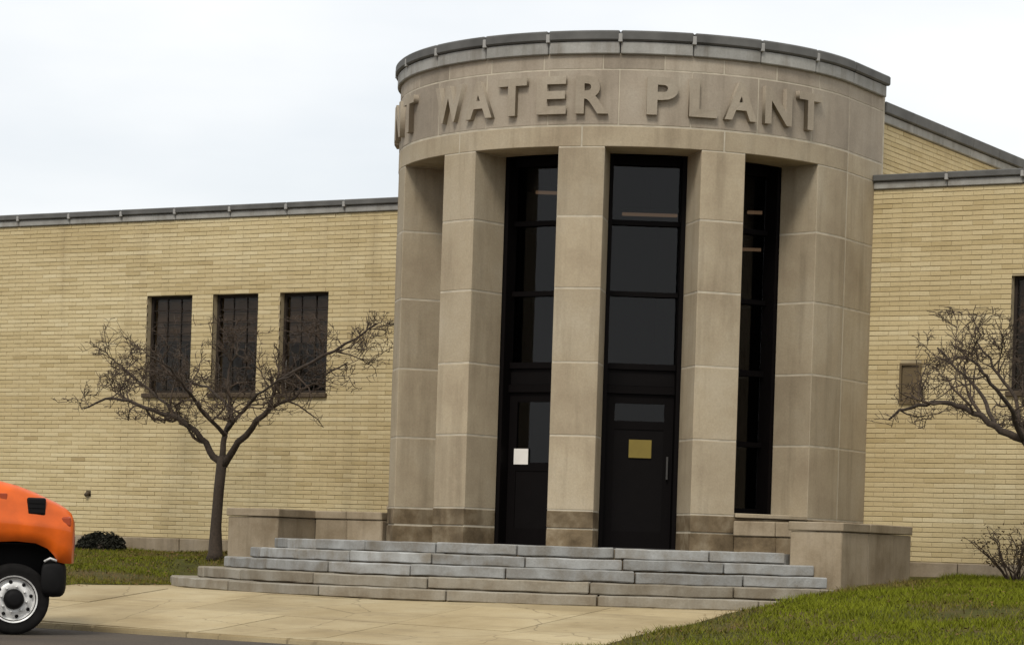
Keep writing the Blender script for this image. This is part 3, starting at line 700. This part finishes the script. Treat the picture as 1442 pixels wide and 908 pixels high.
tp = [b1, b1+Vector((0, 0, .1)), sp(1474, 760, yt), sp(1470, 700, yt), sp(1468, 655, yt)]
lim = [([sp(1468, 660, yt), sp(1440, 620, yt-.1), sp(1400, 600, yt-.2), sp(1360, 575, yt-.2), sp(1315, 568, yt-.3), sp(1275, 575, yt-.3), sp(1252, 590, yt-.3)], .065, .012, 6),
       ([sp(1468, 660, yt), sp(1490, 615, yt), sp(1530, 580, yt-.2), sp(1580, 555, yt-.2), sp(1640, 540, yt)], .062, .012, 12),
       ([sp(1467, 655, yt), sp(1462, 610, yt+.2), sp(1455, 565, yt+.4), sp(1450, 510, yt+.5)], .055, .012, 10),
       ([sp(1440, 620, yt-.1), sp(1425, 580, yt-.5), sp(1395, 540, yt-.9), sp(1370, 510, yt-1.0), sp(1345, 500, yt-1.1)], .038, .010, 6),
       ([sp(1400, 600, yt-.2), sp(1385, 560, yt+.2), sp(1350, 520, yt+.4), sp(1320, 490, yt+.5)], .034, .010, 7),
       ([sp(1440, 620, yt-.1), sp(1430, 560, yt+.3), sp(1400, 515, yt+.7), sp(1375, 480, yt+.9)], .034, .010, 7),
       ([sp(1470, 640, yt), sp(1500, 590, yt+.5), sp(1540, 550, yt+1.0)], .036, .010, 8)]
grow(33, b1, tp, [.17, .12, .09, .085, .085], lim, 'bare spreading small tree at the right edge beside the right wing', (0, 1.75, 3.2), .76)

# ================================================================== shrubs
def leaf_shrub(seed, base, rx, ry, rz, n, label, col):
    r = random.Random(seed); t = thing('clipped_shrub', base, label, 'shrub'); m = plain('shrub_leaf', col, .8, 0, .2, .6, 20)
    V, F = [], []
    for k in range(n):
        a = r.uniform(0, 2*math.pi); u = r.uniform(-.15, 1); q = math.sqrt(max(0, 1-u*u)); rad = r.uniform(.78, 1.04)*(1+.10*math.sin(3*a+1)+.06*math.sin(7*a))
        ct = Vector((rx*rad*q*math.cos(a), ry*rad*q*math.sin(a), rz*(.12+.88*max(0, u)**.8)*rad))+Vector(base)
        d1 = Vector((r.uniform(-1, 1), r.uniform(-1, 1), r.uniform(-1, 1))).normalized(); d2 = d1.cross(Vector((r.uniform(-1, 1), r.uniform(-1, 1), r.uniform(-1, 1)))).normalized(); s = r.uniform(.016, .034)
        o = len(V); V += [ct-d1*s, ct+d2*s*.5, ct+d1*s, ct-d2*s*.5]; F.append((o, o+1, o+2, o+3))
    o = mesh_obj('foliage', V, F, m, t); o['kind'] = 'stuff'
    bm = bmesh.new(); bmesh.ops.create_icosphere(bm, subdivisions=3, radius=1)
    for v in bm.verts:
        k = 1+.07*math.sin(9*v.co.x+4*v.co.y)+.05*math.sin(13*v.co.z+7*v.co.x); v.co = Vector((v.co.x*rx*.88*k, v.co.y*ry*.88*k, max(-.05, v.co.z)*rz*.84*k))+Vector(base)
    bm_obj('inner_branches', bm, 'bark', t, True)
p = sp(141, 766, .2); leaf_shrub(4, (p.x, .2, lawn_z(p.x, .2)-.02), .40, .30, .29, 5600, 'low dark clipped shrub against the left brick wall', (.022, .022, .014))
def twig_shrub(seed, base, n, h, label):
    r = random.Random(seed); t = thing('twiggy_shrub', base, label, 'shrub'); V, F = [], []
    def add(v, f):
        o = len(V); V.extend(v); F.extend([tuple(i+o for i in q) for q in f])
    LV, LF = [], []
    for k in range(n):
        a = r.uniform(0, 6.28); p = Vector(base)+Vector((r.uniform(-.12, .12), r.uniform(-.12, .12), 0)); d = Vector((math.cos(a)*r.uniform(.2, .9), math.sin(a)*r.uniform(.2, .9), 1)); pts = [p]
        for j in range(5):
            d = d+Vector((r.uniform(-.4, .4), r.uniform(-.4, .4), r.uniform(-.2, .1))); p = p+d.normalized()*h/5*r.uniform(.7, 1.1); pts.append(p)
            if j > 0:
                for q in range(3):
                    e_ = p+Vector((r.uniform(-1, 1), r.uniform(-1, 1), r.uniform(-.3, .9)))*.13; add(*tube_data([p, p.lerp(e_, .5)+Vector((0, 0, .012)), e_], [.005, .004, .003], 3, False))
                    for z_ in range(2):
                        c = e_+Vector((r.uniform(-.05, .05), r.uniform(-.05, .05), r.uniform(-.05, .05))); d1 = Vector((r.uniform(-1, 1), r.uniform(-1, 1), r.uniform(-1, 1))).normalized()*.022; d2 = Vector((r.uniform(-1, 1), r.uniform(-1, 1), r.uniform(-1, 1))).normalized()*.012
                        o = len(LV); LV += [c-d1, c+d2, c+d1, c-d2]; LF.append((o, o+1, o+2, o+3))
        add(*tube_data(pts, [.012, .010, .009, .007, .006, .004], 4, False))
    o = mesh_obj('stems', V, F, 'twig', t, True); o['kind'] = 'stuff'
    o = mesh_obj('dry_leaves', LV, LF, plain('dry_leaf', (.10, .065, .028), .9, 0, .2, .5, 30), t); o['kind'] = 'stuff'
p = sp(1432, 826, .1); twig_shrub(8, (p.x, .1, lawn_z(p.x, .1)-.02), 18, .78, 'brown twiggy shrub at the foot of the right wing near the picture edge')

# ================================================================== grass
def grass():
    B = []
    def fill(n, fx, fy, dens):
        x = rng.uniform(*fx, n); y = rng.uniform(*fy, n); ky = -9.85-.15*x
        rag = .05*np.sin(5.1*y)+.035*np.sin(13.7*y+1)+.02*np.sin(31*y)-.07
        keep = (y > ky+.02) & (y < Y0-.06) & ~((np.abs(x) < XW+rag) & (y < -2.88)) & ~((np.abs(x) < 4.76) & (y >= -2.92))
        pn = np.sin(1.3*x+.7)*np.cos(1.1*y)+.6*np.sin(3.1*x-2.3*y)
        bare = np.clip(np.sin(2.1*x+1.3*y)+np.sin(1.2*y-.9*x+2)+.5*np.sin(5.3*x-3.1*y)-.9, 0, 1)
        keep &= rng.uniform(0, 1, n) < dens*(.8+.2*pn-.5*bare); return x[keep], y[keep], pn[keep]
    V, F, T = [], [], []; k = 0
    for (n, fx, fy, dens, green, hh) in ((170000, (4.8, 12.5), (-11.5, .9), 1.0, .62, .055), (150000, (-13.5, -4.7), (-8.5, .9), .75, .33, .042)):
        x, y, pn = fill(n, fx, fy, dens)
        edge = np.clip((np.abs(x)-XW)/.8, 0, 1) if green > .5 else np.ones_like(x)
        z = np.array([max(lawn_z(a, b), walk_z(a, b)) if abs(a) < XW else lawn_z(a, b) for a, b in zip(x, y)])-.008
        m = len(x); a = rng.uniform(0, 6.283, m); h = hh*rng.uniform(.4, 1.5, m)*(1+.3*np.sin(4.1*x)*np.sin(3.7*y+1)); wd = rng.uniform(.004, .009, m); lean = rng.normal(0, .55, (m, 2))*h[:, None]
        v = np.zeros((m, 3, 3)); v[:, 0, 0] = x-np.cos(a)*wd; v[:, 0, 1] = y-np.sin(a)*wd; v[:, 1, 0] = x+np.cos(a)*wd; v[:, 1, 1] = y+np.sin(a)*wd; v[:, 0, 2] = v[:, 1, 2] = z
        v[:, 2, 0] = x+lean[:, 0]; v[:, 2, 1] = y+lean[:, 1]; v[:, 2, 2] = z+h
        V.append(v.reshape(-1, 3)); bare = np.clip(np.sin(2.1*x+1.3*y)+np.sin(1.2*y-.9*x+2)+.5*np.sin(5.3*x-3.1*y)-.9, 0, 1)
        T.append(np.clip(green-.25*(1-edge)-.33*bare+.15*pn+rng.normal(0, .13, m), 0, 1))
    V = np.concatenate(V); T = np.concatenate(T); n = len(V)//3
    me = bpy.data.meshes.new('grass'); me.vertices.add(len(V)); me.vertices.foreach_set('co', V.astype(np.float32).ravel()); me.loops.add(len(V)); me.loops.foreach_set('vertex_index', np.arange(len(V), dtype=np.int32))
    me.polygons.add(n); me.polygons.foreach_set('loop_start', np.arange(0, 3*n, 3, dtype=np.int32)); me.update(calc_edges=True)
    at = me.attributes.new('tone', 'FLOAT', 'FACE'); at.data.foreach_set('value', T.astype(np.float32)); me.materials.append(M['blade'])
    o = bpy.data.objects.new('grass', me); COL.objects.link(o); o['kind'] = 'stuff'; o['label'] = 'short patchy winter grass on the lawns either side of the walk'
grass()

# dead leaves blown over lawns, walk and step corners
def litter():
    n = 2600; V, F, T = [], [], []
    for k in range(n):
        if k % 3: x = random.uniform(-12.5, -4.4); y = random.uniform(-6.5, .8)
        else: x = random.uniform(4.5, 11); y = random.uniform(-9, .8)
        if abs(x) < 4.78 and y > -2.95: continue
        z = (walk_z(x, y) if abs(x) < XW else lawn_z(x, y)+random.uniform(.005, .035))+.008
        if y < kerb_y(x): continue
        a = random.uniform(0, 6.28); l = random.uniform(.014, .03); w_ = l*.55; c_, s_ = math.cos(a), math.sin(a); t1, t2 = random.uniform(-.012, .02), random.uniform(-.006, .02)
        o = len(V); V += [(x-c_*l, y-s_*l, z), (x+s_*w_, y-c_*w_, z+t1), (x+c_*l, y+s_*l, z+t2), (x-s_*w_, y+c_*w_, z+.004)]; F.append((o, o+1, o+2, o+3))
    o = mesh_obj('fallen_leaves', V, F, plain('dead_leaf', (.19, .115, .05), .9, 0, .1, .6, 9)); o['kind'] = 'stuff'; o['label'] = 'brown fallen leaves scattered over the lawns'
litter()

# ================================================================== truck
M['orange'] = plain('orange_truck_paint', (.76, .125, .006), .34, 0, .35, .28, 4); M['orange'].node_tree.nodes['Principled BSDF'].inputs['Coat Weight'].default_value = .2
M['black'] = plain('black_plastic', (.006, .0055, .0055), .65, 0, .15); M['tyre'] = plain('tyre_rubber', (.011, .010, .0095), .9, 0, .15, .4, 15)
M['alu'] = plain('dull_wheel_steel', (.78, .77, .74), .38, .15, .5, .35, 14); M['lens'] = plain('amber_lens', (.36, .05, .008), .25); M['white'] = plain('white_paint', (.62, .62, .62), .4); M['clear'] = plain('headlamp_lens', (.10, .10, .11), .12)
hd = R_(47.0); wc = spot(18, 893, 28.4)
truck = thing('orange_truck', (wc.x-.0, wc.y, -1.082), 'orange work truck with black fender arches, nose entering at the left edge', 'truck', None, hd, True)
# local: x forward (front axle at 0), y to the left; near side is y = 0, far side y = +1.9
YC = .86
def hood_ring(x, hw, zb, zs, zt):
    q = []
    prof = [(-hw*.985, zb), (-hw, zb+(zs-zb)*.45), (-hw*1.01, zs-.10), (-hw*1.012, zs-.055), (-hw*.985, zs-.01), (-hw*.975, zs+(zt-zs)*.42), (-hw*.945, zs+(zt-zs)*.76), (-hw*.86, zs+(zt-zs)*.95), (-hw*.5, zt-.002), (0, zt)]
    prof += [(-a, b) for a, b in prof[-2::-1]]
    return [(x, YC+a, b) for a, b in prof]
st = [(-1.05, .90, .50, 1.30, 1.70), (-.60, .905, .50, 1.295, 1.68), (-.52, .91, .62, 1.29, 1.675), (-.46, .915, .80, 1.29, 1.67), (-.38, .92, .93, 1.285, 1.66), (-.24, .92, .985, 1.28, 1.63), (0, .92, 1.0, 1.265, 1.575), (.20, .915, .985, 1.25, 1.50), (.33, .91, .93, 1.24, 1.44), (.40, .905, .86, 1.235, 1.41), (.44, .90, .79, 1.23, 1.39), (.51, .885, .775, 1.215, 1.35), (.57, .86, .775, 1.19, 1.30), (.60, .80, .78, 1.15, 1.24)]
rings = [hood_ring(*s_) for s_ in st]
body = loft('hood', rings, 'orange', truck, closed=False, caps=False)
md = body.modifiers.new('thick', 'SOLIDIFY'); md.thickness = .03
# grille face closing the nose
loft('grille_surround', [[(.60, YC+a, z) for a, z in ((-.76, .78), (.76, .78), (.76, 1.13), (.70, 1.20), (-.70, 1.20), (-.76, 1.13))], [(.62, YC+a, z) for a, z in ((-.73, .80), (.73, .80), (.73, 1.12), (.68, 1.18), (-.68, 1.18), (-.73, 1.12))]], 'black', truck, smooth=False)
for k in range(4): box('grille_bar', (.62, .64, YC-.45, YC+.45, .86+k*.075, .885+k*.075), 'orange', truck, .004)
for s in (-1, 1):
    box('headlight', (.605, .65, YC+s*.60-.12, YC+s*.60+.12, .90, 1.08), 'clear', truck, .02)
    a, b = sorted((YC+s*.80, YC+s*.905)); box('turn_signal', (.44, .575, a, b, 1.165, 1.275), 'lens', truck, .02, seg=2)
    yy = YC+s*.93; a, b = sorted((yy, YC+s*.84)); 
    v = box('hood_vent', (.10, .30, a, b, 1.275, 1.465), 'black', truck, .02, seg=2)
    for k in range(3): box('vent_bar', (.115, .285, *sorted((yy+s*.001, yy+s*.008)), 1.305+k*.05, 1.322+k*.05), 'black', v)
    box('side_badge', (-.19, -.11, *sorted((YC+s*.90, YC+s*.921)), 1.42, 1.50), 'lens', truck, .006)
    # bumper ends
rings = []
for y_, k_, dx in ((-.93, .62, -.07), (-.915, .82, -.05), (-.88, .95, -.03), (-.80, 1, -.01), (-.5, 1, .01), (0, 1, .02), (.5, 1, .01), (.80, 1, -.01), (.88, .95, -.03), (.915, .82, -.05), (.93, .62, -.07)):
    ring = []
    for q in range(20):
        t_ = 2*math.pi*q/20; c_, s_ = math.cos(t_), math.sin(t_)
        ring.append((.43+dx+.135*k_*math.copysign(abs(c_)**.55, c_), YC+y_, .61+.20*k_*math.copysign(abs(s_)**.6, s_)))
    rings.append(ring)
loft('bumper', rings, 'black', truck)
tube('tow_hook', [(.30, -.06, .79), (.36, -.075, .825), (.43, -.06, .80)], .014, 'alu', truck, 6)
# dark engine bay and frame
box('engine_bay', (-1.0, .42, YC-.50, YC+.50, .45, 1.22), 'black', truck)
for s in (-1, 1):
    a, b = sorted((YC+s*.52, YC+s*.86)); box('wheel_well', (-.50, .44, a, b, .965, .975), 'black', truck)
    box('wheel_well', (-.60, -.52, a, b, .45, .96), 'black', truck); box('wheel_well', (.405, .425, a, b, .70, .96), 'black', truck)
box('chassis_rail', (-5.6, .35, YC-.42, YC-.30, .42, .62), 'black', truck); box('chassis_rail', (-5.6, .35, YC+.30, YC+.42, .42, .62), 'black', truck)
tube('front_axle', [(0, .1, .38), (0, YC*2-.1, .38)], .06, 'black', truck, 8)
def wheel(x, y, s, wd=.24):
    rad = .38; prof = [(0, .225), (.012, .25), (.0, .30), (.0, .345), (.02, .372), (.05, .38), (wd-.05, .38), (wd-.02, .372), (wd, .345), (wd, .25), (wd-.012, .22)]
    def rev(pr, n=40): return [[(x+rr*math.cos(2*math.pi*k/n), y+s*u, rad+rr*math.sin(2*math.pi*k/n)) for k in range(n)] for u, rr in pr]
    w_ = loft('wheel', rev(prof), 'tyre', truck, True, False)
    loft('rim', rev([(.0, .252), (.006, .232), (.03, .222), (.055, .205), (.03, .185), (.018, .15), (.02, .105), (.03, .098)]), 'alu', w_, True, False)
    loft('hub', rev([(.035, .112), (-.02, .104), (-.055, .085), (-.062, .05), (-.063, .001)], 24), 'black', w_, True, False)
    for k in range(8):
        a = 2*math.pi*k/8+.2; cx_, cz_ = x+.185*math.cos(a), rad+.185*math.sin(a)
        tube('hand_hole', [(cx_, y+s*.02, cz_), (cx_, y+s*.034, cz_)], .020, 'black', w_, 10)
    for k in range(8):
        a = 2*math.pi*(k+.5)/8+.2; cx_, cz_ = x+.135*math.cos(a), rad+.135*math.sin(a)
        tube('wheel_nut', [(cx_, y+s*.02, cz_), (cx_, y-s*.012, cz_)], .014, 'alu', w_, 6)
    for k in range(44):                                # tread blocks
        a = 2*math.pi*k/44
        for u0 in (.03, .135): box('tread_block', (-.018, .018, y+s*u0 if s > 0 else y-u0-.075, y+s*u0+.075 if s > 0 else y-u0, .374, .387), 'tyre', w_, 0, Matrix.Translation((x, 0, rad)) @ Matrix.Rotation(a, 4, 'Y')) if False else None
    return w_
wheel(0, .0, 1); wheel(0, YC*2, -1); wheel(-3.9, .0, 1); wheel(-3.9, YC*2, -1)
tube('rear_axle', [(-3.9, .1, .38), (-3.9, YC*2-.1, .38)], .07, 'black', truck, 8)
# cab
def cab_ring(x, hw, z0, z1, hw2): return [(x, YC-hw, z0), (x, YC-hw, 1.45), (x, YC-hw2, z1-.08), (x, YC-hw2+.08, z1), (x, YC+hw2-.08, z1), (x, YC+hw2, z1-.08), (x, YC+hw, 1.45), (x, YC+hw, z0)]
loft('cab', [cab_ring(-1.06, .92, .55, 1.72, .86), cab_ring(-1.12, .93, .5, 1.74, .86), cab_ring(-1.75, .93, .5, 2.36, .80), cab_ring(-2.75, .93, .5, 2.38, .80), cab_ring(-2.85, .91, .55, 2.30, .78)], 'orange', truck, smooth=False)
V = [(-1.13, YC-.78, 1.755), (-1.13, YC+.78, 1.755), (-1.70, YC+.72, 2.325), (-1.70, YC-.72, 2.325)]
V2 = [(a-.02, b, c+.02) for a, b, c in V]; mesh_obj('windscreen', V+V2, [(3, 2, 1, 0), (4, 5, 6, 7), (0, 1, 5, 4), (1, 2, 6, 5), (2, 3, 7, 6), (3, 0, 4, 7)], 'clear', truck)
for s in (-1, 1):
    a, b = sorted((YC+s*.925, YC+s*.942)); d = box('cab_door', (-2.6, -1.55, a, b, .7, 1.50), 'orange', truck, .006); a, b = sorted((YC+s*.945, YC+s*.965)); box('door_handle', (-2.5, -2.36, a, b, 1.33, 1.37), 'black', d, .004)
    Vw = [(-2.55, YC+s*.93, 1.55), (-1.62, YC+s*.93, 1.55), (-1.85, YC+s*.83, 2.24), (-2.55, YC+s*.83, 2.24)]; Vx = [(a_, b_+s*.012, c_) for a_, b_, c_ in Vw]
    mesh_obj('side_window', Vw+Vx, [(0, 1, 2, 3), (7, 6, 5, 4), (0, 4, 5, 1), (1, 5, 6, 2), (2, 6, 7, 3), (3, 7, 4, 0)], 'clear', truck)
    tube('mirror_arm', [(-1.45, YC+s*.92, 1.62), (-1.42, YC+s*1.12, 1.70)], .014, 'black', truck, 6); box('mirror', (-1.47, -1.39, *sorted((YC+s*1.08, YC+s*1.26)), 1.55, 1.95), 'black', truck, .02)
    box('side_step', (-2.5, -1.25, *sorted((YC+s*.80, YC+s*.96)), .42, .47), 'alu', truck, .008)
# flat bed body
bm = bmesh.new(); add_box(bm, -5.9, -3.0, YC-1.02, YC+1.02, .86, .96); bm_obj('load_floor', bm, 'black', truck)
for s in (-1, 1): box('side_board', (-5.9, -3.0, *sorted((YC+s*1.02, YC+s*.97)), .962, 1.45), 'orange', truck, .008)
box('head_board', (-3.05, -3.0, YC-.968, YC+.968, .962, 1.95), 'orange', truck, .008); box('tail_board', (-5.9, -5.85, YC-.968, YC+.968, .962, 1.45), 'orange', truck, .008)
for s in (-1, 1): box('tail_light', (-5.93, -5.9, YC+s*.85-.08, YC+s*.85+.08, .80, .855), 'lens', truck, .006)
